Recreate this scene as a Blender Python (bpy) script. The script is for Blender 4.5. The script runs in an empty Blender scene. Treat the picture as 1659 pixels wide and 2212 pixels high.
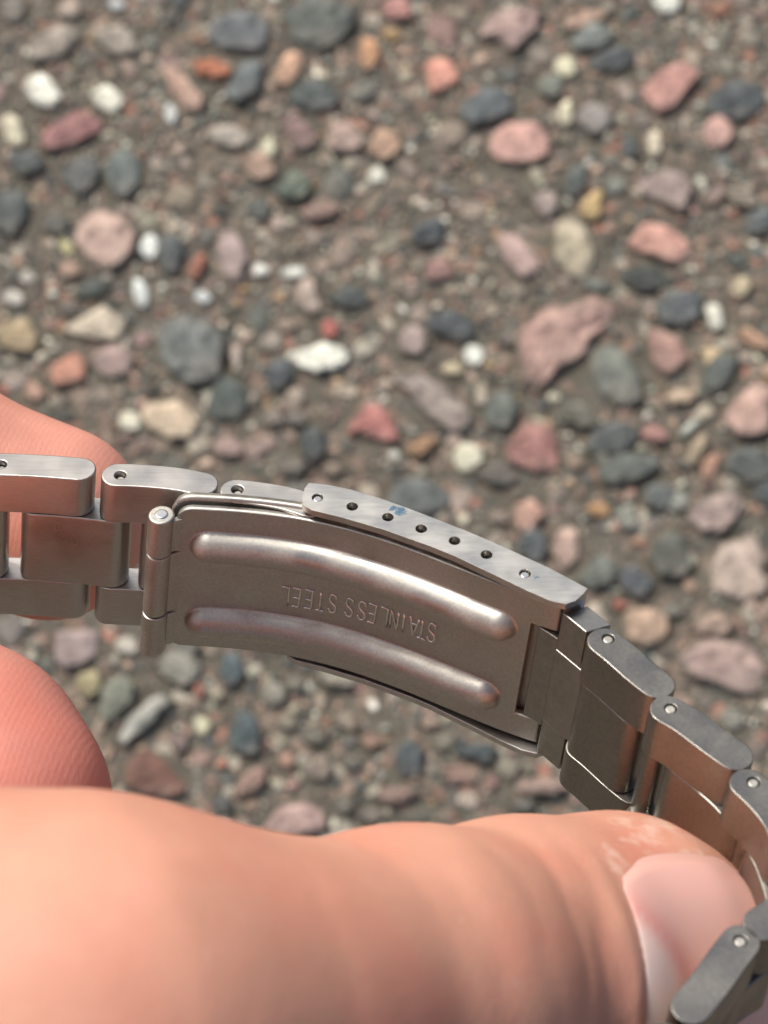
import bpy, bmesh, math, random
import numpy as np
from mathutils import Vector, Matrix

R = math.radians
MM = 0.001
scene = bpy.context.scene
col = scene.collection

# ------------------------------------------------------------------ camera
W_D, H_D = 1659.0, 2212.0            # size in which the photograph was measured
PITCH = 70.0
HFOV = 18.5
CAM_Z = 470.0                        # mm above the ground
RIGHT = np.array([1.0, 0, 0])
FWD = np.array([0, math.cos(R(PITCH)), -math.sin(R(PITCH))])
UP = np.array([0, math.sin(R(PITCH)), math.cos(R(PITCH))])
CAM = np.array([0, 0, CAM_Z])
FPX = (W_D / 2) / math.tan(R(HFOV / 2))

def ray(px, py):
    return FWD + RIGHT * (px - W_D / 2) / FPX - UP * (py - H_D / 2) / FPX
def at_depth(px, py, d):
    return CAM + ray(px, py) * d
def at_ground(px, py, z=0.0):
    r = ray(px, py)
    return CAM + r * ((z - CAM[2]) / r[2])

cam_data = bpy.data.cameras.new('camera')
cam = bpy.data.objects.new('camera', cam_data); col.objects.link(cam)
cam.location = CAM * MM
cam.rotation_euler = (R(90 - PITCH), 0, 0)
cam_data.sensor_fit = 'HORIZONTAL'; cam_data.sensor_width = 36
cam_data.lens = 18 / math.tan(R(HFOV / 2))
cam_data.clip_start = 0.01; cam_data.clip_end = 500
cam_data.dof.use_dof = True
cam_data.dof.focus_distance = 0.194
cam_data.dof.aperture_fstop = 66
scene.camera = cam

# ------------------------------------------------------------------ world and sun
SUN_EL, SUN_AZ = 46.0, -38.0          # azimuth from +Y, negative = to the left
world = bpy.data.worlds.new('World'); scene.world = world
world.use_nodes = True
nt = world.node_tree
bg = nt.nodes['Background']
sky = nt.nodes.new('ShaderNodeTexSky')
sky.sky_type = 'NISHITA'; sky.sun_disc = False
sky.sun_elevation = R(SUN_EL); sky.sun_rotation = R(SUN_AZ)
sky.air_density = 1.0; sky.dust_density = 4.5; sky.ozone_density = 0.6
nt.links.new(sky.outputs[0], bg.inputs[0])
bg.inputs[1].default_value = 0.095
sd = bpy.data.lights.new('sun', 'SUN'); so = bpy.data.objects.new('sun', sd); col.objects.link(so)
sd.energy = 2.75; sd.angle = R(11); sd.color = (1.0, 0.975, 0.93)
S = Vector((math.sin(R(SUN_AZ)) * math.cos(R(SUN_EL)), math.cos(R(SUN_AZ)) * math.cos(R(SUN_EL)), math.sin(R(SUN_EL))))
so.rotation_euler = S.to_track_quat('Z', 'Y').to_euler()
so.location = (0, 0.3, 1)
scene.view_settings.view_transform = 'Standard'
scene.view_settings.look = 'None'
scene.view_settings.exposure = 0.15
scene.view_settings.gamma = 1

# ------------------------------------------------------------------ helpers
def lin(c):
    return tuple(((x / 255.0) / 12.92 if x / 255.0 <= 0.04045 else ((x / 255.0 + 0.055) / 1.055) ** 2.4) for x in c)

def new_mat(name):
    m = bpy.data.materials.new(name); m.use_nodes = True
    return m, m.node_tree, m.node_tree.nodes['Principled BSDF']

def mesh_obj(name, verts, faces, mat=None, parent=None, smooth=True, scale=MM):
    me = bpy.data.meshes.new(name)
    me.from_pydata([tuple(float(a) * scale for a in v) for v in verts], [], [tuple(int(i) for i in f) for f in faces])
    me.update()
    if smooth:
        me.polygons.foreach_set('use_smooth', [True] * len(me.polygons))
    if mat: me.materials.append(mat)
    o = bpy.data.objects.new(name, me); col.objects.link(o)
    if parent: o.parent = parent
    return o

def fix_normals(o):
    bm = bmesh.new(); bm.from_mesh(o.data)
    bmesh.ops.recalc_face_normals(bm, faces=bm.faces)
    bm.to_mesh(o.data); bm.free()

def bevel(o, width=0.12, seg=2, ang=35):
    b = o.modifiers.new('bevel', 'BEVEL'); b.width = width * MM; b.segments = seg
    b.limit_method = 'ANGLE'; b.angle_limit = R(ang); b.harden_normals = True
    return o

# ------------------------------------------------------------------ ground
rng = random.Random(7)
def set_cols(me, cols_per_vert):
    a = me.color_attributes.new('Col', 'FLOAT_COLOR', 'POINT')
    flat = np.ones((len(me.vertices), 4), dtype=np.float32)
    flat[:, :3] = cols_per_vert
    a.data.foreach_set('color', flat.ravel())

# asphalt binder
m_ground, t, b = new_mat('asphalt')
N, L = t.nodes, t.links
tc = N.new('ShaderNodeTexCoord')
v1 = N.new('ShaderNodeTexVoronoi'); v1.inputs['Scale'].default_value = 420; v1.inputs['Randomness'].default_value = 1
v2 = N.new('ShaderNodeTexVoronoi'); v2.inputs['Scale'].default_value = 170
nz = N.new('ShaderNodeTexNoise'); nz.inputs['Scale'].default_value = 240; nz.inputs['Detail'].default_value = 6
for n in (v1, v2, nz): L.new(tc.outputs['Object'], n.inputs['Vector'])
sep = N.new('ShaderNodeSeparateColor'); L.new(v1.outputs['Color'], sep.inputs[0])
ramp = N.new('ShaderNodeValToRGB'); cr = ramp.color_ramp; cr.interpolation = 'CONSTANT'
stops = [(0, (96, 88, 76)), (.30, (84, 79, 70)), (.48, (112, 101, 88)), (.62, (136, 116, 102)), (.74, (98, 99, 93)),
         (.84, (158, 138, 122)), (.92, (176, 128, 108)), (.96, (196, 188, 170))]
cr.elements[0].position = 0; cr.elements[0].color = lin(stops[0][1]) + (1,)
cr.elements[1].position = stops[1][0]; cr.elements[1].color = lin(stops[1][1]) + (1,)
for p, c in stops[2:]:
    e = cr.elements.new(p); e.color = lin(c) + (1,)
L.new(sep.outputs[0], ramp.inputs[0])
base = N.new('ShaderNodeMixRGB'); base.inputs[1].default_value = lin((104, 99, 86)) + (1,)
mr = N.new('ShaderNodeMapRange'); mr.inputs[1].default_value = 0.35; mr.inputs[2].default_value = 0.6
L.new(nz.outputs[0], mr.inputs[0]); L.new(mr.outputs[0], base.inputs[0]); L.new(ramp.outputs[0], base.inputs[2])
hs = N.new('ShaderNodeHueSaturation'); hs.inputs['Value'].default_value = 1.0; hs.inputs['Saturation'].default_value = 1.0
L.new(base.outputs[0], hs.inputs['Color']); L.new(hs.outputs[0], b.inputs['Base Color'])
b.inputs['Roughness'].default_value = 0.85
bp = N.new('ShaderNodeBump'); bp.inputs['Strength'].default_value = 0.8; bp.inputs['Distance'].default_value = 0.0008
L.new(nz.outputs[0], bp.inputs['Height']); L.new(bp.outputs[0], b.inputs['Normal'])

def hnoise(x, y):
    return (0.5 * math.sin(x * .19 + 1.3 * math.sin(y * .11)) + 0.45 * math.sin(y * .23 + 1.7 * math.sin(x * .13 + 1))
            + 0.3 * math.sin(x * .61 + y * .37) + 0.25 * math.sin(y * .83 - x * .49) + .2 * math.sin(x * 1.3) * math.sin(y * 1.17))
# one sheet: fine grid near the camera, stretched cells out to the horizon
def axis_coords(c, half, n, far):
    a = list(np.linspace(c - half, c + half, n))
    k = [1.3, 2, 4, 10, 40, 150, 700]
    return [c - half * q for q in reversed(k)] + a + [c + half * q for q in k]
gx = axis_coords(0, 170, 260, 0); cy0 = at_ground(W_D / 2, H_D / 2)[1]
gy = axis_coords(cy0, 210, 320, 0)
verts = []
for y in gy:
    for x in gx:
        near = abs(x) <= 171 and abs(y - cy0) <= 211
        verts.append((x, y, (0.35 * hnoise(x, y) + rng.uniform(-.12, .12)) if near else 0.0))
nx = len(gx)
faces = [(j * nx + i, j * nx + i + 1, (j + 1) * nx + i + 1, (j + 1) * nx + i) for j in range(len(gy) - 1) for i in range(nx - 1)]
ground = mesh_obj('ground', verts, faces, m_ground)
ground['kind'] = 'structure'

# stones: colour is stored per stone, mottling comes from the shader
m_stone, t, b = new_mat('stone')
N, L = t.nodes, t.links
at = N.new('ShaderNodeAttribute'); at.attribute_name = 'Col'
tc = N.new('ShaderNodeTexCoord')
n1 = N.new('ShaderNodeTexNoise'); n1.inputs['Scale'].default_value = 330; n1.inputs['Detail'].default_value = 5; n1.inputs['Roughness'].default_value = .65
n2 = N.new('ShaderNodeTexNoise'); n2.inputs['Scale'].default_value = 110; n2.inputs['Detail'].default_value = 3
for n in (n1, n2): L.new(tc.outputs['Object'], n.inputs['Vector'])
r1 = N.new('ShaderNodeMapRange'); r1.inputs[1].default_value = .3; r1.inputs[2].default_value = .7; r1.inputs[3].default_value = .42; r1.inputs[4].default_value = 1.7
L.new(n1.outputs[0], r1.inputs[0])
mul = N.new('ShaderNodeVectorMath'); mul.operation = 'SCALE'
L.new(at.outputs['Color'], mul.inputs[0]); L.new(r1.outputs[0], mul.inputs['Scale'])
r2 = N.new('ShaderNodeMapRange'); r2.inputs[1].default_value = .5; r2.inputs[2].default_value = .72; r2.inputs[4].default_value = .5
L.new(n2.outputs[0], r2.inputs[0])
mx = N.new('ShaderNodeMixRGB'); mx.inputs[2].default_value = lin((140, 128, 116)) + (1,)
L.new(r2.outputs[0], mx.inputs[0]); L.new(mul.outputs[0], mx.inputs[1])
ea = N.new('ShaderNodeAttribute'); ea.attribute_name = 'Edge'
n4 = N.new('ShaderNodeTexNoise'); n4.inputs['Scale'].default_value = 700; n4.inputs['Detail'].default_value = 4
L.new(tc.outputs['Object'], n4.inputs['Vector'])
e1_ = N.new('ShaderNodeMath'); e1_.operation = 'MULTIPLY_ADD'; e1_.inputs[1].default_value = .75; L.new(ea.outputs['Fac'], e1_.inputs[0]); L.new(n4.outputs[0], e1_.inputs[2])
e2_ = N.new('ShaderNodeMapRange'); e2_.inputs[1].default_value = .85; e2_.inputs[2].default_value = 1.12; e2_.inputs[4].default_value = .85; L.new(e1_.outputs[0], e2_.inputs[0])
mb = N.new('ShaderNodeMixRGB'); mb.inputs[2].default_value = lin((104, 99, 86)) + (1,)
L.new(e2_.outputs[0], mb.inputs[0]); L.new(mx.outputs[0], mb.inputs[1])
L.new(mb.outputs[0], b.inputs['Base Color'])
b.inputs['Roughness'].default_value = 0.75
b.inputs['Specular IOR Level'].default_value = 0.35
bp = N.new('ShaderNodeBump'); bp.inputs['Strength'].default_value = 0.7; bp.inputs['Distance'].default_value = 0.0006
L.new(n1.outputs[0], bp.inputs['Height']); L.new(bp.outputs[0], b.inputs['Normal'])

GAIN = 1.0
def scol(c):
    a = np.array(lin(c)); g = a.mean()
    return ((a * .73 + g * .27) * np.array([.95, .965, .885]) + .014) * GAIN

# traced stones: polygons in photograph pixels
POLY = [
 ((185,140,130),[(1115,745),(1140,700),(1200,670),(1290,632),(1335,665),(1310,710),(1260,770),(1200,800),(1160,850),(1135,830),(1118,780)]),
 ((175,128,118),[(1390,705),(1480,735),(1485,790),(1450,812),(1410,800)]),
 ((208,145,130),[(1345,530),(1385,480),(1440,490),(1490,520),(1480,560),(1450,575),(1380,545)]),
 ((165,140,135),[(1365,400),(1420,370),(1480,370),(1500,420),(1470,465),(1430,440)]),
 ((170,140,130),[(1515,430),(1555,390),(1572,420),(1530,452)]),
 ((202,138,128),[(1380,205),(1430,155),(1490,135),(1512,165),(1480,210),(1440,250),(1405,235)]),
 ((208,150,140),[(1055,305),(1080,270),(1150,262),(1180,290),(1185,340),(1140,355),(1070,345)]),
 ((220,140,118),[(915,130),(960,120),(1000,165),(940,212),(925,190)]),
 ((175,140,135),[(1020,85),(1060,30),(1150,10),(1170,45),(1110,120),(1085,90)]),
 ((168,108,108),[(75,310),(140,260),(200,245),(235,270),(190,300),(110,335)]),
 ((236,232,220),[(55,170),(100,160),(138,210),(110,242),(60,215)]),
 ((230,224,208),[(195,200),(230,180),(268,210),(255,252),(205,230)]),
 ((192,154,142),[(160,480),(210,445),(290,480),(285,560),(240,595),(180,560)]),
 ((108,112,112),[(335,735),(350,695),(410,670),(475,700),(488,760),(460,830),(410,835),(370,800)]),
 ((80,90,88),[(450,850),(490,800),(540,850),(530,900),(480,915),(445,890)]),
 ((205,178,150),[(300,890),(335,860),(400,870),(430,900),(425,935),(370,960),(320,925)]),
 ((206,186,164),[(130,720),(190,680),(240,660),(275,690),(265,730),(200,735)]),
 ((165,135,130),[(190,770),(240,740),(300,775),(260,820),(220,815)]),
 ((98,102,98),[(600,20),(700,-20),(770,30),(740,90),(690,115),(630,80)]),
 ((106,110,116),[(440,90),(470,35),(540,20),(585,60),(570,110),(500,115)]),
 ((98,106,110),[(480,200),(520,130),(580,130),(560,190),(510,230)]),
 ((220,165,132),[(585,180),(620,110),(655,115),(660,140),(620,190)]),
 ((194,150,132),[(340,140),(380,150),(450,215),(430,250),(390,230)]),
 ((190,172,145),[(1200,480),(1250,470),(1280,540),(1275,600),(1225,605),(1195,550)]),
 ((192,155,150),[(1065,510),(1110,505),(1170,560),(1140,610),(1090,570)]),
 ((114,118,110),[(1270,770),(1330,745),(1370,790),(1385,870),(1330,880),(1290,850)]),
 ((222,188,142),[(1510,750),(1560,755),(1552,780),(1535,802),(1520,780)]),
 ((188,145,134),[(1560,920),(1590,850),(1665,815),(1668,940),(1610,950)]),
 ((184,106,100),[(750,930),(790,865),(830,880),(870,940),(845,960),(770,935)]),
 ((165,146,140),[(840,800),(900,805),(960,840),(1025,905),(1000,935),(930,905),(880,850)]),
 ((172,112,105),[(1080,990),(1130,910),(1190,920),(1215,990),(1160,1030)]),
 ((166,140,135),[(1487,1108),(1524,1075),(1580,1059),(1606,1085),(1583,1125),(1534,1158),(1497,1141)]),
 ((188,162,150),[(1530,1227),(1553,1181),(1620,1151),(1640,1191),(1653,1257),(1646,1297),(1573,1297),(1530,1274)]),
 ((178,145,138),[(1467,1456),(1484,1399),(1520,1386),(1620,1396),(1653,1423),(1643,1482),(1613,1502),(1557,1482),(1500,1469)]),
 ((198,160,145),[(1190,1200),(1215,1135),(1250,1140),(1250,1210),(1225,1240)]),
 ((166,140,140),[(110,1370),(200,1350),(220,1385),(200,1425),(130,1450)]),
 ((178,173,165),[(255,1591),(295,1532),(341,1499),(384,1512),(341,1548),(295,1581),(272,1621)]),
 ((126,80,66),[(265,1657),(308,1614),(341,1627),(404,1697),(401,1713),(341,1723),(272,1703)]),
 ((178,140,135),[(555,1800),(600,1745),(640,1732),(690,1745),(705,1780),(690,1800),(600,1815)]),
 ((142,108,106),[(610,250),(670,262),(692,310),(640,332),(618,300)]),
 ((166,140,138),[(465,500),(510,488),(540,560),(510,622),(478,600)]),
]
# traced stones: ellipses (x, y, a, b, angle, colour)
ELL = [
 (323,535,19,27,0,(246,246,244)),(305,632,16,36,-20,(230,232,232)),(440,642,22,12,15,(215,218,222)),(562,583,21,15,0,(238,234,228)),
 (637,588,30,12,-5,(236,233,226)),(692,775,52,26,-5,(244,240,228)),(280,910,25,22,0,(236,226,204)),(150,805,42,33,-10,(212,140,112)),
 (75,848,26,20,0,(200,152,130)),(40,720,45,50,0,(176,150,112)),(453,150,42,19,5,(200,110,66)),(795,118,23,34,-15,(212,150,104)),
 (845,77,20,18,0,(184,145,88)),(680,210,48,34,10,(90,98,98)),(1050,230,58,36,-20,(92,100,106)),(1590,220,62,38,-15,(80,86,90)),
 (1325,130,52,25,-20,(92,96,100)),(1285,80,47,32,-15,(124,130,128)),(1218,143,28,24,0,(240,230,192)),(1222,250,18,32,10,(226,214,182)),
 (1285,258,38,32,0,(150,140,138)),(1262,45,42,18,-15,(208,165,142)),(1440,8,30,20,0,(232,230,220)),(1550,290,33,33,0,(208,155,145)),
 (1412,310,15,28,0,(222,205,178)),(1360,318,22,32,0,(88,98,100)),(1280,448,22,34,30,(214,174,106)),(920,505,48,25,-25,(86,92,98)),
 (975,705,50,32,20,(80,86,92)),(1465,665,50,46,0,(98,104,108)),(1395,600,52,28,5,(76,79,77)),(1542,685,17,36,-15,(220,216,202)),
 (1630,735,48,14,30,(200,150,118)),(1555,800,30,48,40,(98,104,101)),(1022,768,19,25,-10,(240,238,230)),(975,798,28,16,0,(205,185,150)),
 (908,965,40,20,-25,(176,130,92)),(1015,990,32,30,30,(226,218,192)),(675,960,30,36,0,(82,88,90)),(1325,945,60,30,-15,(92,96,97)),
 (1355,1010,66,34,-5,(98,103,99)),(1410,940,38,20,20,(188,130,122)),(1474,858,36,17,-15,(214,182,154)),(1490,924,28,9,-35,(206,208,198)),
 (1504,973,16,42,30,(168,146,120)),(1533,1010,20,26,20,(204,150,124)),(1620,1010,52,36,10,(88,93,94)),(905,1070,84,40,5,(102,106,107)),
 (605,810,36,28,-30,(86,92,98)),(661,643,26,40,-15,(188,162,150)),(712,710,16,22,-20,(200,100,88)),(949,586,36,24,-5,(168,122,116)),
 (365,545,25,45,0,(90,95,98)),(425,575,18,30,25,(170,100,74)),(270,375,44,55,10,(103,111,110)),(175,380,40,46,0,(102,103,103)),
 (60,350,46,26,0,(90,94,95)),(20,455,46,52,0,(86,92,92)),(855,20,34,28,30,(188,124,118)),(745,300,40,34,0,(182,150,140)),
 (835,312,36,36,0,(188,146,118)),(815,380,21,20,0,(222,218,204)),(635,400,46,38,-20,(108,118,104)),(690,455,50,18,-10,(166,130,118)),
 (580,320,19,26,0,(212,205,174)),(500,300,50,20,12,(182,167,156)),(370,245,13,23,0,(218,218,218)),(30,285,24,36,-20,(212,200,172)),
 (1555,18,30,18,0,(178,120,92)),(1398,1350,53,44,0,(194,156,130)),(1540,1350,44,27,-10,(178,146,130)),(1296,1234,45,38,-30,(113,117,110)),
 (1372,1257,42,32,25,(92,96,104)),(1292,1102,32,19,5,(198,146,94)),(1140,1115,30,36,20,(194,145,128)),(1418,1075,34,32,0,(98,104,104)),
 (1467,1085,26,21,0,(165,164,154)),(1492,1208,13,14,0,(210,200,180)),(1338,1307,16,9,0,(200,112,94)),(1652,1062,32,30,0,(82,88,90)),
 (1583,1552,26,24,0,(152,146,136)),(1437,1198,44,55,0,(92,93,86)),(1355,1115,24,26,0,(146,146,136)),(275,1393,26,20,20,(208,196,184)),
 (196,1475,30,32,0,(170,154,110)),(252,1508,34,52,30,(130,131,117)),(381,1439,48,38,0,(140,136,126)),(500,1449,30,32,0,(80,95,104)),
 (440,1568,18,24,0,(216,208,172)),(526,1588,38,48,0,(72,86,91)),(543,1690,44,22,-45,(168,130,116)),(477,1650,16,10,-20,(212,140,112)),
 (387,1601,19,20,0,(142,120,115)),(730,1465,50,20,5,(170,158,142)),(885,1640,32,42,0,(82,90,94)),(1030,1625,46,24,5,(86,96,99)),
 (855,1720,46,17,-8,(152,120,110)),(1170,1700,56,21,5,(168,136,124)),(985,1680,40,17,15,(162,124,112)),(400,1395,30,22,0,(120,114,106)),
 (495,965,38,20,0,(176,142,136)),(565,360,30,36,0,(176,140,122)),(650,20,24,14,0,(226,216,196)),(115,95,60,28,-25,(168,152,140)),
 (255,90,50,34,20,(165,150,140)),(30,20,30,24,0,(140,130,122)),(150,18,26,20,0,(190,165,150)),(250,10,18,14,0,(205,205,210)),
 (1190,185,30,26,0,(128,132,122)),(1245,390,25,40,20,(92,98,98)),(1180,440,25,25,-30,(172,150,146)),(1330,400,18,22,0,(140,142,134)),
 (1640,480,30,30,0,(100,106,110)),(1600,430,40,20,20,(150,135,120)),(1600,620,22,22,0,(196,176,140)),(1590,560,24,15,0,(98,104,100)),
 (1480,1000,24,12,0,(120,112,104)),(560,450,30,20,0,(104,106,104)),(120,490,34,26,0,(110,106,100)),(145,535,16,20,-20,(208,196,140)),
 (150,580,26,16,0,(190,150,130)),(200,625,36,16,-20,(96,102,98)),(30,645,24,18,20,(206,196,190)),(1100,730,26,20,0,(120,108,100)),
 (895,740,30,36,-20,(168,144,140)),(590,740,30,18,-20,(172,155,142)),(620,700,20,14,0,(176,150,132)),(760,645,44,26,0,(88,94,94)),
 (510,775,10,30,0,(190,170,158)),(1240,1000,16,16,0,(168,140,120)),(1070,1030,40,28,0,(112,104,96)),(630,1010,40,20,0,(120,110,102)),
 (1080,890,40,46,0,(102,108,102)),(1240,900,50,26,10,(106,102,92)),(1300,990,20,14,0,(130,124,112)),(1040,860,14,14,0,(196,178,162)),
 (545,860,12,16,0,(170,156,146)),(590,900,24,18,0,(152,136,126)),(640,905,28,18,-10,(136,126,118)),(720,1015,30,14,0,(150,128,112)),
 (1150,1180,32,34,0,(92,100,104)),(1080,1120,22,14,0,(158,138,126)),(1450,1320,26,14,0,(132,126,116)),(1380,1170,14,10,0,(196,140,112)),
 (640,1480,24,20,0,(130,124,112)),(590,1500,30,22,0,(150,142,130)),(620,1560,20,16,0,(150,138,122)),(680,1590,26,18,0,(128,120,108)),
 (750,1560,24,18,20,(158,138,122)),(800,1600,22,14,0,(170,130,110)),(760,1650,22,14,0,(116,112,102)),(690,1660,22,30,20,(150,130,118)),
 (620,1640,18,16,0,(186,140,120)),(930,1560,20,14,0,(176,146,126)),(960,1600,24,18,0,(136,126,112)),(470,1500,16,14,0,(166,152,130)),
 (330,1400,20,14,0,(134,122,112)),(430,1490,12,16,0,(186,112,96)),(60,600,18,14,0,(200,190,182)),(1130,1740,30,16,0,(106,102,94)),
 (740,1740,26,18,0,(118,110,100)),(800,1760,30,16,0,(140,126,116)),(900,1770,24,12,0,(110,106,96)),(480,1735,22,22,0,(92,92,92)),
]
allst = []       # (world x, y, radius) of stones set so far, for spacing
def smooth_poly(pts, it):
    """broken outline: each side is cut in pieces that wander a little"""
    p = np.array(pts); n = len(p); out = []
    size = np.linalg.norm(p - p.mean(0), axis=1).mean()
    for i in range(n):
        a, b_ = p[i], p[(i + 1) % n]; a0 = p[i - 1]
        ca = a * .8 + b_ * .1 + a0 * .1
        out.append(ca + np.array([rng.uniform(-1, 1), rng.uniform(-1, 1)]) * size * .05)
        m = 2 if np.linalg.norm(b_ - a) > size * .9 else 1
        for k in range(1, m + 1):
            q = a + (b_ - a) * (k / (m + 1) + rng.uniform(-.08, .08))
            out.append(q + np.array([rng.uniform(-1, 1), rng.uniform(-1, 1)]) * size * .1)
    return np.array(out)
def stone_mesh(poly, colour, h, r_):
    """poly: outline in world mm (n,2) -> low dome with broken facets"""
    c = poly.mean(0); n = len(poly)
    rings = [(1.02, -1.2), (1.0, h * .25), (.9, h * .8), (.55, h * .95)]
    tilt = np.array([r_.uniform(-.09, .09), r_.uniform(-.09, .09)])
    off = np.array([r_.uniform(-.18, .18), r_.uniform(-.18, .18)]) * np.ptp(poly, axis=0)
    V = []
    for s, z in rings:
        for p in poly:
            jj = r_.uniform(.93, 1.05) if z > h * .5 else 1
            q = c + (p - c) * s * jj + off * (1 - s)
            d = q - c
            V.append((q[0], q[1], z + (d @ tilt + r_.uniform(-.16, .16) * h if z > 0 else 0)))
    V.append((c[0] + off[0], c[1] + off[1], h * r_.uniform(.9, 1.1)))
    F = []
    for k in range(len(rings) - 1):
        for i in range(n):
            j = (i + 1) % n
            if (i + k) % 2: F += [(k * n + i, k * n + j, (k + 1) * n + j), (k * n + i, (k + 1) * n + j, (k + 1) * n + i)]
            else: F += [(k * n + i, k * n + j, (k + 1) * n + i), (k * n + j, (k + 1) * n + j, (k + 1) * n + i)]
    k = len(rings) - 1
    for i in range(n): F.append((k * n + i, k * n + (i + 1) % n, len(V) - 1))
    return V, F
def add_stone(poly, colour, h, it=1):
    poly = np.array(poly)
    a = 0.5 * np.sum(poly[:, 0] * np.roll(poly[:, 1], -1) - poly[:, 1] * np.roll(poly[:, 0], -1))
    if a < 0: poly = poly[::-1]
    poly = smooth_poly(poly, it)
    V, F = stone_mesh(poly, colour, h, rng)
    c = poly.mean(0)
    V = [(x - c[0], y - c[1], z) for x, y, z in V]
    o = mesh_obj('stone', V, F, m_stone, ground, smooth=False)
    o.location = (c[0] * MM, c[1] * MM, 0)
    set_cols(o.data, scol(colour))
    nn_ = len(poly); ed = o.data.attributes.new('Edge', 'FLOAT', 'POINT')
    ed.data.foreach_set('value', [1.0] * (2 * nn_) + [.6] * nn_ + [0.0] * (nn_ + 1))
    rr = np.abs(poly - c).max()
    allst.append((c[0], c[1], math.sqrt(abs(a) / math.pi) * .95))
def g2(px, py): return at_ground(px, py, 0.8)[:2]
for c, pts in POLY:
    p = np.array([g2(*q) for q in pts]); p = p.mean(0) + (p - p.mean(0)) * 1.07
    size = np.ptp(np.array(p), axis=0).mean()
    add_stone(list(p), c, min(2.6, .9 + size * .1), 1)
for (x, y, a, bb, ang, c) in ELL:
    n = rng.choice([5, 6, 7]); pts = []; a *= 1.06; bb *= 1.06
    ca, sa = math.cos(R(ang)), math.sin(R(ang))
    for i in range(n):
        th = 2 * math.pi * (i + rng.uniform(-.28, .28)) / n
        k = rng.uniform(.92, 1.32)
        ex, ey = a * math.cos(th) * k, bb * math.sin(th) * k
        pts.append(g2(x + ex * ca - ey * sa, y + ex * sa + ey * ca))
    add_stone(pts, c, min(2.2, .7 + (a + bb) * .02), 1)
PAL = [((158,138,124),6),((136,126,114),5),((98,102,100),4),((82,88,90),3),((184,150,134),5),((172,126,114),3),((200,160,136),3),
       ((204,190,168),5),((226,220,206),3),((164,154,138),6),((134,136,126),3),((184,146,104),2),((186,112,88),1),((136,106,98),2)]
bag = [c for c, k in PAL for _ in range(k)]
def vary(c, s=10):
    d = rng.uniform(-s, s)
    return tuple(max(20, min(250, v + d + rng.uniform(-4, 4))) for v in c)
tries = 0; placed = 0
while placed < 300 - len(POLY) - len(ELL) and tries < 20000:
    tries += 1
    px, py = rng.uniform(-20, 1680), rng.uniform(-20, 1860)
    x, y = g2(px, py); r_ = rng.uniform(.9, 2.0)
    if all((x - a) ** 2 + (y - b_) ** 2 > (r_ + q + .5) ** 2 for a, b_, q in allst):
        e = rng.uniform(.6, 1); an = rng.uniform(0, 3.14)
        pts = []
        for i in range(7):
            th = 2 * math.pi * (i + rng.uniform(-.3, .3)) / 7; k = rng.uniform(.8, 1.15)
            ex, ey = r_ * k * math.cos(th), r_ * e * k * math.sin(th)
            pts.append((x + ex * math.cos(an) - ey * math.sin(an), y + ex * math.sin(an) + ey * math.cos(an)))
        add_stone(pts, vary(rng.choice(bag)), rng.uniform(.6, 1.1), 1); placed += 1

# crushed grit between the stones, and the stones past the frame: one mesh
V, F, C = [], [], []
def chip(x, y, r_, c, h):
    n = 6 if r_ < 2 else 8; b0 = len(V); an = rng.uniform(0, 3.14); e = rng.uniform(.5, 1)
    ca, sa = math.cos(an), math.sin(an); zb = 0.3 * hnoise(x, y)
    ks = [rng.uniform(.72, 1.15) for _ in range(n)]
    for s, z in ((1.05, -.7), (1.0, h * .4), (.7, h)):
        for i in range(n):
            th = 2 * math.pi * i / n
            ex, ey = r_ * ks[i] * s * math.cos(th), r_ * e * ks[i] * s * math.sin(th)
            V.append((x + ex * ca - ey * sa, y + ex * sa + ey * ca, zb + z + rng.uniform(-.2, .2) * h)); C.append(c)
    for k in range(2):
        for i in range(n):
            j = (i + 1) % n; F.append((b0 + k * n + i, b0 + k * n + j, b0 + (k + 1) * n + j, b0 + (k + 1) * n + i))
    F.append(tuple(b0 + 2 * n + i for i in range(n)))
cell = {}
for a, b_, q in allst: cell.setdefault((int(a // 15), int(b_ // 15)), []).append((a, b_, q))
def free(x, y, r_):
    i, j = int(x // 15), int(y // 15)
    for u in (-1, 0, 1):
        for w in (-1, 0, 1):
            for a, b_, q in cell.get((i + u, j + w), ()):
                if (x - a) ** 2 + (y - b_) ** 2 < (r_ * .6 + q) ** 2: return False
    return True
# stones outside the frame
corner = [g2(0, 0), g2(W_D, 0), g2(W_D, H_D), g2(0, H_D)]
for _ in range(900):
    x, y = rng.uniform(-165, 165), cy0 + rng.uniform(-200, 200); r_ = rng.choice([2, 3, 4, 5, 7])* rng.uniform(.8, 1.2)
    P = np.array([x, y, 0]) - CAM; d = P @ FWD; px = W_D / 2 + FPX * (P @ RIGHT) / d; py = H_D / 2 - FPX * (P @ UP) / d
    m = 12 * r_ * .8
    if -m < px < W_D + m and -m < py < 1850 + m: continue
    if free(x, y, r_ * 1.7):
        chip(x, y, r_, scol(vary(rng.choice(bag))), 1 + r_ * .15)
        cell.setdefault((int(x // 15), int(y // 15)), []).append((x, y, r_))
MIDS = [(146,130,116), (124,114, 104), (156,136,124), (108,106,100), (170,146,132), (96,98,96), (136,122,108), (176,160,142), (150,120,110)]
for _ in range(5000):
    x, y = rng.uniform(-150, 150), cy0 + rng.uniform(-180, 190)
    r_ = rng.uniform(1.7, 4.6)
    if free(x, y, r_ * 1.5):
        chip(x, y, r_, scol(vary(rng.choice(MIDS), 10)), .4 + r_ * .16)
        cell.setdefault((int(x // 15), int(y // 15)), []).append((x, y, r_ * .75))
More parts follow.
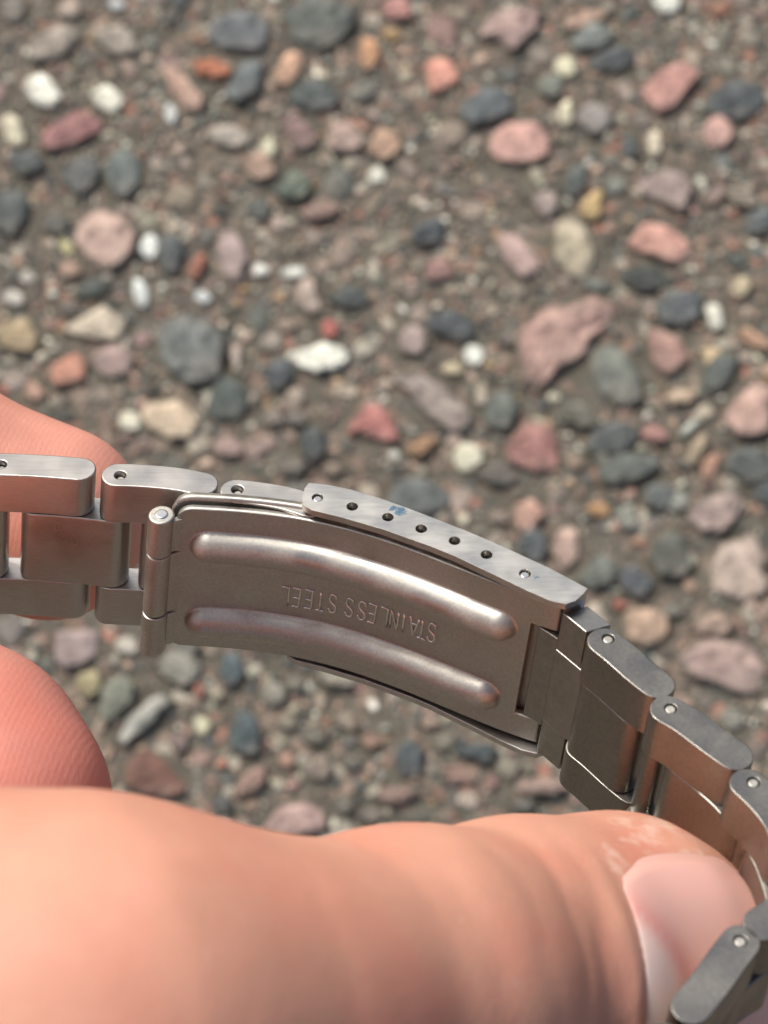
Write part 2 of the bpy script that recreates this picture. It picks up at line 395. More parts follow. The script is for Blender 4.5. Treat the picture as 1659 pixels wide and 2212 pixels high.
for _ in range(7500):
    x, y = rng.uniform(-150, 150), cy0 + rng.uniform(-180, 190)
    r_ = .6 + 1.5 * rng.random() ** 1.6
    if free(x, y, r_ * 1.45):
        chip(x, y, r_, scol(vary(rng.choice(bag), 24)), .3 + r_ * .3)
        cell.setdefault((int(x // 15), int(y // 15)), []).append((x, y, r_ * .8))
for _ in range(30000):
    x, y = rng.uniform(-160, 160), cy0 + rng.uniform(-190, 200)
    r_ = .3 + 1.2 * rng.random() ** 2.4
    if free(x, y, r_):
        chip(x, y, r_, scol(vary(rng.choice(bag), 30)), .25 + r_ * .45)
grit = mesh_obj('grit', V, F, m_stone, ground, smooth=False)
set_cols(grit.data, np.array(C)); grit['kind'] = 'stuff'

# ------------------------------------------------------------------ metal
def metal(name, colr, rough, brush=None, nscale=1.0, bump=.12, aniso=0.0, blotch=0.0):
    m, t, b = new_mat(name); N, L = t.nodes, t.links
    b.inputs['Metallic'].default_value = 1
    tc = N.new('ShaderNodeTexCoord')
    mp = N.new('ShaderNodeMapping'); mp.inputs['Scale'].default_value = brush or (6000, 6000, 6000)
    L.new(tc.outputs['Object'], mp.inputs[0])
    n = N.new('ShaderNodeTexNoise'); n.inputs['Scale'].default_value = nscale; n.inputs['Detail'].default_value = 4; n.inputs['Roughness'].default_value = .7
    L.new(mp.outputs[0], n.inputs['Vector'])
    cr = N.new('ShaderNodeMapRange'); cr.inputs[1].default_value = .25; cr.inputs[2].default_value = .75
    cr.inputs[3].default_value = .8; cr.inputs[4].default_value = 1.12
    L.new(n.outputs[0], cr.inputs[0])
    s = N.new('ShaderNodeVectorMath'); s.operation = 'SCALE'; s.inputs[0].default_value = colr
    L.new(cr.outputs[0], s.inputs['Scale'])
    n2 = N.new('ShaderNodeTexNoise'); n2.inputs['Scale'].default_value = 350; n2.inputs['Detail'].default_value = 4
    L.new(tc.outputs['Object'], n2.inputs['Vector'])
    r2 = N.new('ShaderNodeMapRange'); r2.inputs[1].default_value = .3; r2.inputs[2].default_value = .7
    r2.inputs[3].default_value = rough * .74; r2.inputs[4].default_value = rough * 1.25
    L.new(n2.outputs[0], r2.inputs[0]); L.new(r2.outputs[0], b.inputs['Roughness'])
    L.new(s.outputs[0], b.inputs['Base Color'])
    bp = N.new('ShaderNodeBump'); bp.inputs['Strength'].default_value = bump; bp.inputs['Distance'].default_value = .00003
    L.new(n.outputs[0], bp.inputs['Height']); L.new(bp.outputs[0], b.inputs['Normal'])
    return m, t, b, s, tc
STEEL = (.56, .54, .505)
m_shaded = metal('shaded_steel', (.285, .272, .245), .36, (4000, 4000, 4000), .7, .12)[0]  # right links: same steel, weaker sun and darker reflections put into base colour
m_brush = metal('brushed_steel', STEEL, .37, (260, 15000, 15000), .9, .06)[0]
m_blast = metal('satin_steel', (.56, .54, .485), .50, (5000, 5000, 5000), .8, .3)[0]
m_polish = metal('polished_steel', (.85, .83, .79), .22, (3000, 3000, 3000), .15)[0]
m_dark = metal('oxidised_steel', (.20, .18, .17), .5, (3000, 3000, 3000), .3)[0]

# ------------------------------------------------------------------ bracelet frame: u right, v towards the viewer, w across the strap
Fv = np.array([0, -math.cos(R(25)), math.sin(R(25))])
Nv = np.array([0, -math.cos(R(115)), math.sin(R(115))])
O = CAM + FWD * 200.0
A0, A1 = .092, -.0012
def lean(u): return A0 + A1 * u
def uv(px, py, w):
    """photograph pixel -> strap coordinates on the plane w"""
    r = ray(px, py); o = O + Nv * w
    k = ((o - CAM) @ Nv) / (r @ Nv)
    p = CAM + r * k - o
    x = p[0]; v = p @ Fv
    return np.array([(x - w * A0) / (1 + w * A1), v])
root = bpy.data.objects.new('watch_bracelet', None); col.objects.link(root)
root.matrix_world = Matrix(((1, Fv[0], Nv[0], O[0] * MM), (0, Fv[1], Nv[1], O[1] * MM), (0, Fv[2], Nv[2], O[2] * MM), (0, 0, 0, 1)))
root['label'] = 'brushed stainless steel watch bracelet with folding clasp, held by the fingers above the asphalt'
root['category'] = 'bracelet'
def warp(V): return [(u + w * lean(u), v, w) for u, v, w in V]
def prism(name, poly, w0, w1, mat, parent=root, bev=.12, smooth=True):
    poly = np.array(poly); n = len(poly)
    V = [(p[0], p[1], w1) for p in poly] + [(p[0], p[1], w0) for p in poly]
    F = [tuple(range(n)), tuple(range(2 * n - 1, n - 1, -1))] + [(i, i + n, (i + 1) % n + n, (i + 1) % n) for i in range(n)]
    o = mesh_obj(name, warp(V), F, mat, parent, smooth); fix_normals(o)
    if bev: bevel(o, bev)
    return o
def stadium(path, th, n=9, flat=.5):
    """closed outline of a bar that follows path (uv) with rounded ends"""
    path = np.array(path, float); h = th / 2
    # resample
    seg = np.linalg.norm(np.diff(path, axis=0), axis=1); s = np.r_[0, np.cumsum(seg)]
    # move ends in by h so that the tips land on the given ends
    ss = np.linspace(h, s[-1] - h, 9)
    c = np.stack([np.interp(ss, s, path[:, k]) for k in (0, 1)], 1)
    for _ in range(2): c[1:-1] = (c[:-2] + c[1:-1] * 2 + c[2:]) / 4
    t = np.gradient(c, axis=0); t /= np.linalg.norm(t, axis=1)[:, None]
    nn = np.stack([-t[:, 1], t[:, 0]], 1)
    out = list(c + nn * h)
    a0 = math.atan2(nn[-1][1], nn[-1][0])
    for i in range(1, n): out.append(c[-1] + h * np.array([math.cos(a0 - math.pi * i / n), math.sin(a0 - math.pi * i / n)]))
    out += list((c - nn * h)[::-1])
    a0 = math.atan2(-nn[0][1], -nn[0][0])
    for i in range(1, n): out.append(c[0] + h * np.array([math.cos(a0 - math.pi * i / n), math.sin(a0 - math.pi * i / n)]))
    return np.array(out)
def cyl(name, c, r, w0, w1, mat, parent, seg=28, bev=.06):
    P = [(c[0] + r * math.cos(2 * math.pi * i / seg), c[1] + r * math.sin(2 * math.pi * i / seg)) for i in range(seg)]
    return prism(name, P, w0, w1, mat, parent, bev)
def apply_mods(o):
    dg = bpy.context.evaluated_depsgraph_get(); dg.update()
    me = bpy.data.meshes.new_from_object(o.evaluated_get(dg)); o.modifiers.clear(); o.data = me
def drill(o, holes, r, w0, w1):
    for c in holes:
        k = cyl('cutter', c, r, w0, w1, None, root, 24, 0)
        m = o.modifiers.new('cut', 'BOOLEAN'); m.object = k; m.operation = 'DIFFERENCE'; m.solver = 'EXACT'
        apply_mods(o); bpy.data.objects.remove(k)

WT, W1, W2, WB = 8.2, 3.9, -4.0, -8.5      # edges of the three rows
TH = 2.65
def P(pts, w=WT): return [uv(x, y, w) for x, y in pts]
def hole_link(name, path, w0, w1, hole=None, pin=False, th=TH, mat=None, bw=.13):
    o = prism(name, stadium(path, th), w0, w1, mat or m_brush, root, 0)
    if hole is not None:
        drill(o, [hole], .46, w1 - .8, w1 + 1)
    bevel(o, bw, 2)
    if hole is not None:
        p = cyl('pin', hole, .40, w1 - 1.6, w1 - (.1 if pin else .5), m_blast, o, 20, .12)
    return o

# ---- left side
pA = P([(-120, 1003), (-40, 1001), (40, 1003), (120, 1007), (207, 1016)])
pB = P([(219, 1024), (300, 1026), (387, 1033), (470, 1052)])
pC = P([(475, 1056), (540, 1062), (620, 1074), (700, 1102)])
pZ = P([(-400, 1040), (-300, 1016), (-210, 1006), (-132, 1003)])
outer_left = [(pZ, None), (pA, uv(2, 1003, WT)), (pB, uv(260, 1026, WT)), (pC, uv(513, 1057, WT))]
for path, hole in outer_left:
    hole_link('outer_link', path, W1 + .04, WT, hole)
    if path is not pC: hole_link('outer_link', path, WB, W2 - .04, None)
mid_left = [P([(-190, 1006), (-100, 1004), (24, 1006)]), P([(50, 1006), (130, 1009), (200, 1016), (290, 1028)]), P([(312, 1028), (400, 1036), (470, 1048), (540, 1062)])]
for path in mid_left: hole_link('centre_link', path, W2, W1, None, th=TH - .02)
cyl('pin', uv(255, 1024, WT), .45, W2 - 1, W1 + 1, m_polish, root)
cyl('pin', uv(2, 1004, WT), .45, W2 - 1, W1 + 1, m_polish, root)

# ---- blade
tb = [(380, 1099), (440, 1101), (500, 1105), (560, 1111), (640, 1121), (700, 1133), (760, 1148), (823, 1166), (922, 1201), (1021, 1241), (1104, 1275), (1173, 1297), (1215, 1312)]
BT = 8.0
tbu = np.array(P(tb, BT)); pf = np.polyfit(tbu[:, 0], tbu[:, 1], 4)
def bf(u): return float(np.polyval(pf, u))
def bn(u):
    d = float(np.polyval(np.polyder(pf), u)); l = math.hypot(d, 1); return np.array([-d / l, 1 / l])
def on_blade(u, w, h=0.0):
    n = bn(u); return (u + n[0] * h, bf(u) + n[1] * h, w)
U0 = uv(383, 1099, BT)[0]; US = uv(1150, 1300, BT)[0]; US = uv(1147, 1355, 5.2)[0]; UE = uv(1215, 1310, BT)[0]
def rib_seg(pa, pb, w): return uv(pa[0], pa[1], w)[0], uv(pb[0], pb[1], w)[0]
RIBS = [(rib_seg((452, 1178), (1072, 1340), 3.95), 4.0, 3.75), (rib_seg((440, 1344), (1038, 1508), -5), -5.05, -4.75)]
def rib_h(u, w):
    h = 0
    for (a, b_), wa, wb in RIBS:
        k = min(1, max(0, (u - a) / (b_ - a))); cw = wa + (wb - wa) * k
        d = math.hypot(u - (a + (b_ - a) * k), w - cw)
        Rr = 1.58
        if d < Rr: h = max(h, 1.42 * (1 - (d / Rr) ** 2) ** .68)
        elif d < Rr + .35: h = max(h, 0)
    return h
def sheet(name, u0, u1, us, wtop, wbot, slot, back, th, mat, parent, ribs, step=.105, rc=1.3):
    us_ = list(np.arange(u0, us, step)) + [us] + list(np.arange(us + .3, u1, .3)) + [u1]
    rows = sorted(set(list(np.arange(wbot, wtop, step)) + [wtop] + list(slot)))
    rows = [r for i, r in enumerate(rows) if i == 0 or r - rows[i - 1] > .02 or r in slot or r == wtop]
    V = []
    for u in us_:
        d = u - u0; k = 1.0
        cut = 0 if d >= rc else rc - math.sqrt(max(0, rc * rc - (rc - d) ** 2))
        for w in rows:
            mid = (wtop + wbot) / 2; half = (wtop - wbot) / 2
            ww = mid + (w - mid) * (half - cut) / half
            V.append(on_blade(u, ww, -back + (rib_h(u, ww) if ribs else 0)))
    n = len(rows); F = []
    for i in range(len(us_) - 1):
        for j in range(n - 1):
            if us_[i] >= us - 1e-6 and rows[j] >= slot[0] - 1e-6 and rows[j + 1] <= slot[1] + 1e-6: continue
            F.append((i * n + j, (i + 1) * n + j, (i + 1) * n + j + 1, i * n + j + 1))
    o = mesh_obj(name, warp(V), F, mat, parent, True)
    m = o.modifiers.new('solid', 'SOLIDIFY'); m.thickness = th * MM; m.offset = -1
    # thickness away from the viewer
    if o.data.polygons[len(o.data.polygons) // 2].normal.y < 0: o.data.flip_normals()
    return o
blade = sheet('clasp_blade', U0, UE, US, BT, -8.3, (-5.7, 5.2), 0, .55, m_blast, root, True)
under = sheet('clasp_under_blade', U0 - .55, UE - .6, US + 1.4, BT + .42, -8.5, (-5.2, 4.8), .95, .6, m_blast, root, False, .5, 1.7)

# ---- lettering, upside down in the picture, in thin raised strokes
GL = {
 'S': [[(.9,.78),(.78,.95),(.5,1),(.22,.95),(.1,.76),(.2,.6),(.5,.5),(.8,.4),(.9,.24),(.78,.05),(.5,0),(.22,.05),(.1,.22)]],
 'T': [[(0,1),(1,1)],[(.5,1),(.5,0)]], 'A': [[(0,0),(.5,1),(1,0)],[(.2,.36),(.8,.36)]],
 'I': [[(.5,0),(.5,1)]], 'N': [[(.08,0),(.08,1),(.92,0),(.92,1)]], 'L': [[(.1,1),(.1,0),(.95,0)]],
 'E': [[(.95,1),(.1,1),(.1,0),(.95,0)],[(.1,.52),(.85,.52)]],
}
def tube(V, F, pts, r, n=8):
    pts = [np.array(p) for p in pts]; base = len(V)
    for i, p in enumerate(pts):
        a = pts[max(0, i - 1)]; b_ = pts[min(len(pts) - 1, i + 1)]; t_ = b_ - a; t_ = t_ / np.linalg.norm(t_)
        x = np.cross(t_, (0, 1, 0)); x /= max(1e-6, np.linalg.norm(x)); y = np.cross(t_, x)
        for k in range(n):
            q = 2 * math.pi * k / n; V.append(tuple(p + r * (math.cos(q) * x + math.sin(q) * y)))
    for i in range(len(pts) - 1):
        for k in range(n):
            F.append((base + i * n + k, base + i * n + (k + 1) % n, base + (i + 1) * n + (k + 1) % n, base + (i + 1) * n + k))
    F.append(tuple(base + k for k in range(n))[::-1]); F.append(tuple(base + (len(pts) - 1) * n + k for k in range(n)))
u_s = uv(934, 1375, 0)[0]; u_l = uv(616, 1290, -1)[0]
word = 'STAINLESS STEEL'
pos = [(1640), 1570, 1515, 1440, 1375, 1300, 1215, 1145, 1055, None, 935, 845, 760, 670, 590]
Vt, Ft = [], []
hL = 2.15; wL = .72
for ch, x in zip(word, pos):
    if x is None: continue
    k = (x - 590) / 1050.0; uc = u_l + (u_s - u_l) * k; wc = -1.0 + .85 * k
    for st in GL[ch]:
        # densify
        pts = []
        for (x0, y0), (x1, y1) in zip(st[:-1], st[1:]):
            m = 3
            pts += [(x0 + (x1 - x0) * q / m, y0 + (y1 - y0) * q / m) for q in range(m)]
        pts.append(st[-1])
        P3 = [on_blade(uc + (.5 - gx_) * wL * (.1 + .9 if ch != 'S' else 1.0), wc - (gy_ - .5) * hL, .06) for gx_, gy_ in pts]
        tube(Vt, Ft, P3, .105)
let = mesh_obj('lettering', warp(Vt), Ft, m_polish, blade, True)
let['label'] = 'raised words STAINLESS STEEL, upside down'

# ---- hinge knuckles
hc = uv(349, 1112, 7.4)
for w0, w1, r_ in ((3.25, 7.45, 1.08), (-3.85, 3.17, 1.05), (-8.6, -3.93, 1.12)):
    k = cyl('hinge_knuckle', hc, r_, w0, w1, m_blast, root, 32, .2)
cyl('hinge_pin', hc, .62, 7.0, 7.56, m_polish, root, 24, .25)
# tabs that lead from the knuckles into the blade
for w0, w1 in ((3.4, 6.9), (-3.8, 3.1), (-8.0, -4.1)):
    a = np.array([hc[0], hc[1] + .75]); b_ = np.array([U0 + .8, bf(U0 + .8) - .08])
    prism('hinge_tab', [a, b_, b_ + (0, -.5), a + (0, -.6)], w0, w1, m_blast, root, .08)

# ---- clasp cover: upper flange with the row of holes, back wall, lower flange
WF = 9.25
fl_top = [(667, 1043), (707, 1047), (760, 1058), (823, 1077), (885, 1099), (955, 1126), (1030, 1156), (1087, 1181), (1187, 1227), (1269, 1271)]
fl_bot = [(1262, 1281), (1243, 1298), (1222, 1305), (1187, 1297), (1137, 1275), (1054, 1235), (980, 1200), (933, 1181), (826, 1143), (736, 1117), (674, 1102), (656, 1091), (652, 1077), (658, 1055)]
fpoly = P(fl_top, WF) + P(fl_bot, WF)
m_cover, t, b, s, tc = metal('cover_steel', (.60, .59, .55), .41, (900, 5000, 5000), .5)
Nn, Ll = t.nodes, t.links
# blue ink specks on the flange
def ink(prev, c, r_, wsc):
    vm = Nn.new('ShaderNodeVectorMath'); vm.operation = 'DISTANCE'; vm.inputs[1].default_value = c
    mp2 = Nn.new('ShaderNodeVectorMath'); mp2.operation = 'ADD'
    nz2 = Nn.new('ShaderNodeTexNoise'); nz2.inputs['Scale'].default_value = 2600; Ll.new(tc.outputs['Object'], nz2.inputs['Vector'])
    sc = Nn.new('ShaderNodeVectorMath'); sc.operation = 'SCALE'; sc.inputs['Scale'].default_value = .0011; Ll.new(nz2.outputs['Color'], sc.inputs[0])
    Ll.new(tc.outputs['Object'], mp2.inputs[0]); Ll.new(sc.outputs[0], mp2.inputs[1]); Ll.new(mp2.outputs[0], vm.inputs[0])
    mr2 = Nn.new('ShaderNodeMapRange'); mr2.inputs[1].default_value = r_; mr2.inputs[2].default_value = r_ * .5
    Ll.new(vm.outputs['Value'], mr2.inputs[0])
    mm = Nn.new('ShaderNodeMixRGB'); mm.inputs[2].default_value = (.16, .27, .36, 1)
    Ll.new(mr2.outputs[0], mm.inputs[0]); Ll.new(prev, mm.inputs[1]); return mm.outputs[0]
def ink_c(px, py):
    u, v = uv(px, py, WF); return ((u + WF * lean(u)) * MM + .00055, v * MM + .00055, WF * MM + .00055)
outp = ink(s.outputs[0], ink_c(866, 1103), .0006, 1)
outp = ink(outp, ink_c(850, 1099), .00035, 1)
outp = ink(outp, ink_c(1156, 1247), .00028, 1)
Ll.new(outp, b.inputs['Base Color'])
holes = P([(686, 1075), (761, 1094), (838, 1117), (910, 1142), (982, 1168), (1051, 1198), (1134, 1239)], WF)
cover = prism('clasp_cover', fpoly, WF - .62, WF, m_cover, root, 0)
drill(cover, holes, .47, WF - 2, WF + 1)
bevel(cover, .12, 2, 40)
prism('cover_flange', fpoly, -WF - .1, -WF + .5, m_cover, root, .1)
bt = np.array(P(fl_top, WF)); d = np.gradient(bt, axis=0); d /= np.linalg.norm(d, axis=1)[:, None]
nn = np.stack([-d[:, 1], d[:, 0]], 1)     # towards the viewer
if nn[3][1] < 0: nn = -nn
prism('cover_wall', list(bt + nn * .02) + list((bt + nn * .65)[::-1]), -WF + .48, WF - .6, m_cover, root, 0)
for i in (0, 6):
    cyl('spring_bar_tip', holes[i], .36, WF - 1.6, WF - .12, m_polish, cover, 20, .12)

# ---- connector at the right end of the clasp
m_conn = metal('ground_steel', (.37, .355, .325), .36, (3000, 3000, 3000), .5, .08)[0]
cf0, cf1 = uv(1215, 1324, 8.0), uv(1266, 1366, 8.0); cb1, cb0 = uv(1321, 1350, 8.0), uv(1268, 1308, 8.0)
prism('connector', [cf0, cf1, cb1, cb0], W1, 8.0, m_conn, root, .1)
prism('connector', [cf0, cf1, cb1, cb0], -8.6, -4.6, m_conn, root, .1)
dirc = (cf1 - cf0) / np.linalg.norm(cf1 - cf0); nb = (cb1 - cf1) / np.linalg.norm(cb1 - cf1)
e1 = uv(1313, 1505, W1)                        # curl of the tongue
perp = np.array([dirc[1], -dirc[0]]);
if perp @ nb < 0: perp = -perp
L_ = (e1 - cf0) @ dirc
tong = [cf0 - dirc * .0]
q = cf0 + dirc * (L_ - .9)
pts = [cf0, q]
for i in range(1, 9):
    a = math.pi / 2 * i / 8; pts.append(q + dirc * .9 * math.sin(a) + perp * .9 * (1 - math.cos(a)))
pts += [pts[-1] + perp * 1.1, cf0 + dirc * 1.5 + perp * 2.0, cf0 + perp * 2.0]
pts = [p - perp * .06 for p in pts]
prism('connector_tongue', pts, -4.58, W1 - .02, m_conn, root, .1)
us2 = uv(1160, 1360, 5.0)
pl = [cf0 + perp * .0, cf0 + perp * .7, np.array([us2[0], us2[1]]) + perp * .7, np.array([us2[0], us2[1]])]
# tongue plate reaching into the slot of the blade
tp = np.array([US + .62, bf(US + .62) - .12])
prism('connector_plate', [cf0 + perp * .03, tp, tp + perp * .8, cf0 + perp * .8], -5.5, 4.95, m_conn, root, .12)

# ---- right side links
F1 = P([(1278, 1364), (1330, 1402), (1385, 1452), (1449, 1500)])
F2 = P([(1408, 1516), (1470, 1545), (1550, 1606), (1620, 1654)])
F3 = P([(1586, 1668), (1640, 1712), (1690, 1770), (1715, 1840)])
F4 = P([(1728, 1850), (1745, 1900), (1735, 1950), (1700, 1985)])
F5 = P([(1750, 1915), (1700, 1960), (1655, 1990), (1615, 2016)])
G1 = P([(1625, 2006), (1590, 2045), (1530, 2130), (1468, 2204)])
G2 = P([(1470, 2222), (1390, 2290), (1300, 2340), (1240, 2370)])
rights = [(F1, (1314, 1379), 1), (F2, (1449, 1530), 1), (F3, (1628, 1689), 1), (F4, None, 0), (F5, None, 0), (G1, (1600, 2032), 1), (G2, None, 0)]
for path, h, pin in rights[:3] + rights[4:]:
    hole_link('outer_link', path, W1 + .04, WT, None if h is None else uv(h[0], h[1], WT), bool(pin), th=TH + .1, mat=m_shaded, bw=.08)
    hole_link('outer_link', path, WB, W2 - .44, None, th=TH + .1, mat=m_shaded, bw=.08)
M1 = P([(1282, 1366), (1330, 1403), (1385, 1452), (1416, 1481)])
M2 = P([(1468, 1545), (1540, 1598), (1610, 1660), (1640, 1712)])
M3 = P([(1655, 1722), (1690, 1780), (1715, 1850), (1725, 1900)])
M4 = P([(1690, 1965), (1650, 1995), (1590, 2045), (1560, 2090)])
M5 = P([(1545, 2105), (1480, 2195), (1420, 2260), (1380, 2290)])
for path in (M1, M2, M3, M4, M5): hole_link('centre_link', path, W2 - .4, W1, None, th=TH, mat=m_shaded)
for c in (uv(1442, 1513, WT), uv(1314, 1379, WT), uv(1648, 1716, WT)):
    cyl('pin', c, .95, W2 - 1, W1 + 1, m_shaded, root)

# ------------------------------------------------------------------ hand: one surface from a smooth union of tapered limbs
def D(px, py, d): return at_depth(px, py, d)
limbs = [  # chains of (point, radius mm)
 # index finger behind the strap
 [(D(-1000, 900, 205), 10.5), (D(-450, 960, 212), 9.8), (D(-170, 1030, 213), 9.3), (D(105, 1128, 213.5), 8.9)],
 # middle finger below it
 [(D(-1050, 1500, 200), 10.5), (D(-500, 1500, 194), 9.6), (D(-170, 1610, 190), 9.2), (D(-62, 1645, 189), 8.6), (D(0, 1735, 187), 8.9)],
 # ring and little finger, past the frame
 [(D(-1100, 2000, 195), 10.2), (D(-700, 2150, 190), 9.2), (D(-420, 2200, 186), 8.6), (D(-250, 2260, 190), 8.0)],
 [(D(-1150, 2500, 190), 9.0), (D(-820, 2650, 184), 8.0), (D(-600, 2700, 182), 7.3), (D(-470, 2740, 186), 6.8)],
 # thumb
 [(D(-900, 2500, 150), 19), (D(-250, 2312, 141), 16.8), (D(190, 2275, 139), 14.5)],
 [(D(190, 2275, 139), 14.2), (D(540, 2226, 145), 11.4), (D(880, 2172, 156), 11.4), (D(1130, 2128, 167), 11.45), (D(1320, 2092, 173.5), 10.95), (D(1380, 2110, 175), 10.5)],
 # palm
 [(D(-1100, 1000, 205), 12), (D(-1500, 1500, 190), 16), (D(-1400, 2400, 165), 20), (D(-900, 2500, 155), 19)],
 [(D(-1500, 1500, 190), 16), (D(-1600, 2600, 185), 17), (D(-1150, 2500, 190), 10)],
]
allp = np.array([p for ch in limbs for p, r_ in ch])
lo = allp.min(0) - 24; hi = allp.max(0) + 24
STEP = .85
dims = np.ceil((hi - lo) / STEP).astype(int)
gxs = [lo[k] + STEP * np.arange(dims[k]) for k in range(3)]
X, Y, Z = np.meshgrid(*gxs, indexing='ij'); X = X.astype(np.float32); Y = Y.astype(np.float32); Z = Z.astype(np.float32)
def cone(Xa, Ya, Za, a, ra, b_, rb):
    ab = b_ - a; l2 = float(ab @ ab)
    k = np.clip(((Xa - a[0]) * ab[0] + (Ya - a[1]) * ab[1] + (Za - a[2]) * ab[2]) / l2, 0, 1)
    dx = Xa - (a[0] + ab[0] * k); dy = Ya - (a[1] + ab[1] * k); dz = Za - (a[2] + ab[2] * k)
    return np.sqrt(dx * dx + dy * dy + dz * dz) - (ra + (rb - ra) * k)
def smin(a, b_, k):
    h = np.clip(.5 + .5 * (b_ - a) / k, 0, 1); return b_ * (1 - h) + a * h - k * h * (1 - h)
th_tip = limbs[5][4][0]; th_ip = limbs[5][2][0]
ax = (th_tip - th_ip) / np.linalg.norm(th_tip - th_ip)
# nail direction: towards the camera, square to the thumb
cdir = -FWD - ax * (-FWD @ ax); cdir /= np.linalg.norm(cdir); bdir = np.cross(cdir, ax)
S_NAIL = float((D(1128, 2092, 164) - th_ip) @ ax)
def sdf(Xa, Ya, Za):
    tot = None
    for ci, ch in enumerate(limbs):
        d_ = None
        for (a, ra), (b_, rb) in zip(ch[:-1], ch[1:]):
            q_ = cone(Xa, Ya, Za, a, ra, b_, rb); d_ = q_ if d_ is None else smin(d_, q_, 2.5)
        tot = d_ if tot is None else smin(tot, d_, 5.0 if ci >= 5 else 1.6)
    # creases over the thumb joint
    s_ = (Xa - th_ip[0]) * ax[0] + (Ya - th_ip[1]) * ax[1] + (Za - th_ip[2]) * ax[2]
    tt = (Xa - th_ip[0]) * bdir[0] + (Ya - th_ip[1]) * bdir[1] + (Za - th_ip[2]) * bdir[2]
    cc = (Xa - th_ip[0]) * cdir[0] + (Ya - th_ip[1]) * cdir[1] + (Za - th_ip[2]) * cdir[2]
    m_ = np.clip(cc / 6, 0, 1)
    for s0, dep, wd in ((.6, .10, 1.1), (4.4, .12, .7), (7.0, .13, .8), (9.3, .07, .6), (-3.5, .1, 1.3)):
        g = s_ - s0 - .05 * (tt + 2) ** 2 * .5 - (.16 * (s0 - 4) / 4 - .1) * tt - .35 * np.sin(tt * .9 + s0)
        tot = tot + dep * np.exp(-(g / wd) ** 2) * m_
    # fold of skin round the root of the nail
    fold = np.sqrt((np.maximum(0, (s_ - (S_NAIL + 1.5)) * -1)) ** 2 + 0 * s_)
    g = (s_ - (S_NAIL - .9 + .012 * tt * tt)) / .9
    tot = tot - .38 * np.exp(-g * g) * m_ * np.clip(1.4 - np.abs(tt) / 8, 0, 1)
    return tot
G = sdf(X, Y, Z)
# surface nets
sgn = G < 0
def edges(axis):
    a = np.take(G, range(0, dims[axis] - 1), axis); b_ = np.take(G, range(1, dims[axis]), axis)
    return a, b_
nc = dims - 1
acc = np.zeros(tuple(nc) + (3,), np.float32); cnt = np.zeros(tuple(nc), np.float32)
import itertools
for axis in range(3):
    o1, o2 = [k for k in range(3) if k != axis]
    for d1, d2 in itertools.product((0, 1), (0, 1)):
        sl0 = [slice(0, nc[k]) for k in range(3)]
        sl0[o1] = slice(d1, d1 + nc[o1]); sl0[o2] = slice(d2, d2 + nc[o2])
        sl1 = list(sl0); sl1[axis] = slice(1, nc[axis] + 1)
        a = G[tuple(sl0)]; b_ = G[tuple(sl1)]
        cross = (a < 0) != (b_ < 0)
        tpar = np.where(cross, a / np.where(cross, a - b_, 1), 0)
        acc[..., axis] += np.where(cross, tpar, 0)
        acc[..., o1] += np.where(cross, d1, 0); acc[..., o2] += np.where(cross, d2, 0)
        cnt += cross
act = cnt > 0
idx = -np.ones(tuple(nc), np.int64); idx[act] = np.arange(act.sum())
ijk = np.argwhere(act)
Vh = lo + STEP * (ijk + acc[act] / cnt[act][:, None])
quads = []
for axis in range(3):
    o1, o2 = [(1, 2), (2, 0), (0, 1)][axis]
    sl = [slice(1, nc[k]) for k in range(3)]; sl[axis] = slice(0, nc[axis])
    s2 = list(sl); s2[axis] = slice(1, nc[axis] + 1)
    a = sgn[tuple(sl)]; b_ = sgn[tuple(s2)]
    loc = np.argwhere(a != b_)
    inv = a[tuple(loc.T)]
    off = np.array([1, 1, 1]); off[axis] = 0
    base_ = loc + off
    def cell_i(e1, e2):
        q_ = base_.copy(); q_[:, o1] -= e1; q_[:, o2] -= e2; return idx[tuple(q_.T)]
    Q = np.stack([cell_i(1, 1), cell_i(0, 1), cell_i(0, 0), cell_i(1, 0)], 1)
    Q[~inv] = Q[~inv][:, ::-1]
    quads.append(Q)
Q = np.concatenate(quads); Q = Q[(Q >= 0).all(1)]
# snap to the surface
for _ in range(2):
    e = .05
    vx, vy, vz = Vh.T
    f0 = sdf(vx, vy, vz); gr = np.stack([sdf(vx + e, vy, vz) - f0, sdf(vx, vy + e, vz) - f0, sdf(vx, vy, vz + e) - f0], 1) / e
    Vh = Vh - gr * (f0 / np.maximum(.3, (gr ** 2).sum(1)))[:, None]

m_skin, t, b = new_mat('skin'); N, L = t.nodes, t.links
at = N.new('ShaderNodeAttribute'); at.attribute_name = 'Col'
tc = N.new('ShaderNodeTexCoord')
n1 = N.new('ShaderNodeTexNoise'); n1.inputs['Scale'].default_value = 120; n1.inputs['Detail'].default_value = 4
L.new(tc.outputs['Object'], n1.inputs['Vector'])
r1 = N.new('ShaderNodeMapRange'); r1.inputs[1].default_value = .3; r1.inputs[2].default_value = .7; r1.inputs[3].default_value = .9; r1.inputs[4].default_value = 1.08
L.new(n1.outputs[0], r1.inputs[0])
mu = N.new('ShaderNodeVectorMath'); mu.operation = 'SCALE'; L.new(at.outputs['Color'], mu.inputs[0]); L.new(r1.outputs[0], mu.inputs['Scale'])
nr = N.new('ShaderNodeTexNoise'); nr.inputs['Scale'].default_value = 95; nr.inputs['Detail'].default_value = 3; L.new(tc.outputs['Object'], nr.inputs['Vector'])
rr = N.new('ShaderNodeMapRange'); rr.inputs[1].default_value = .45; rr.inputs[2].default_value = .72; rr.inputs[4].default_value = .4; L.new(nr.outputs[0], rr.inputs[0])
mxs = N.new('ShaderNodeMixRGB'); mxs.inputs[2].default_value = lin((226, 128, 108)) + (1,)
L.new(rr.outputs[0], mxs.inputs[0]); L.new(mu.outputs[0], mxs.inputs[1])
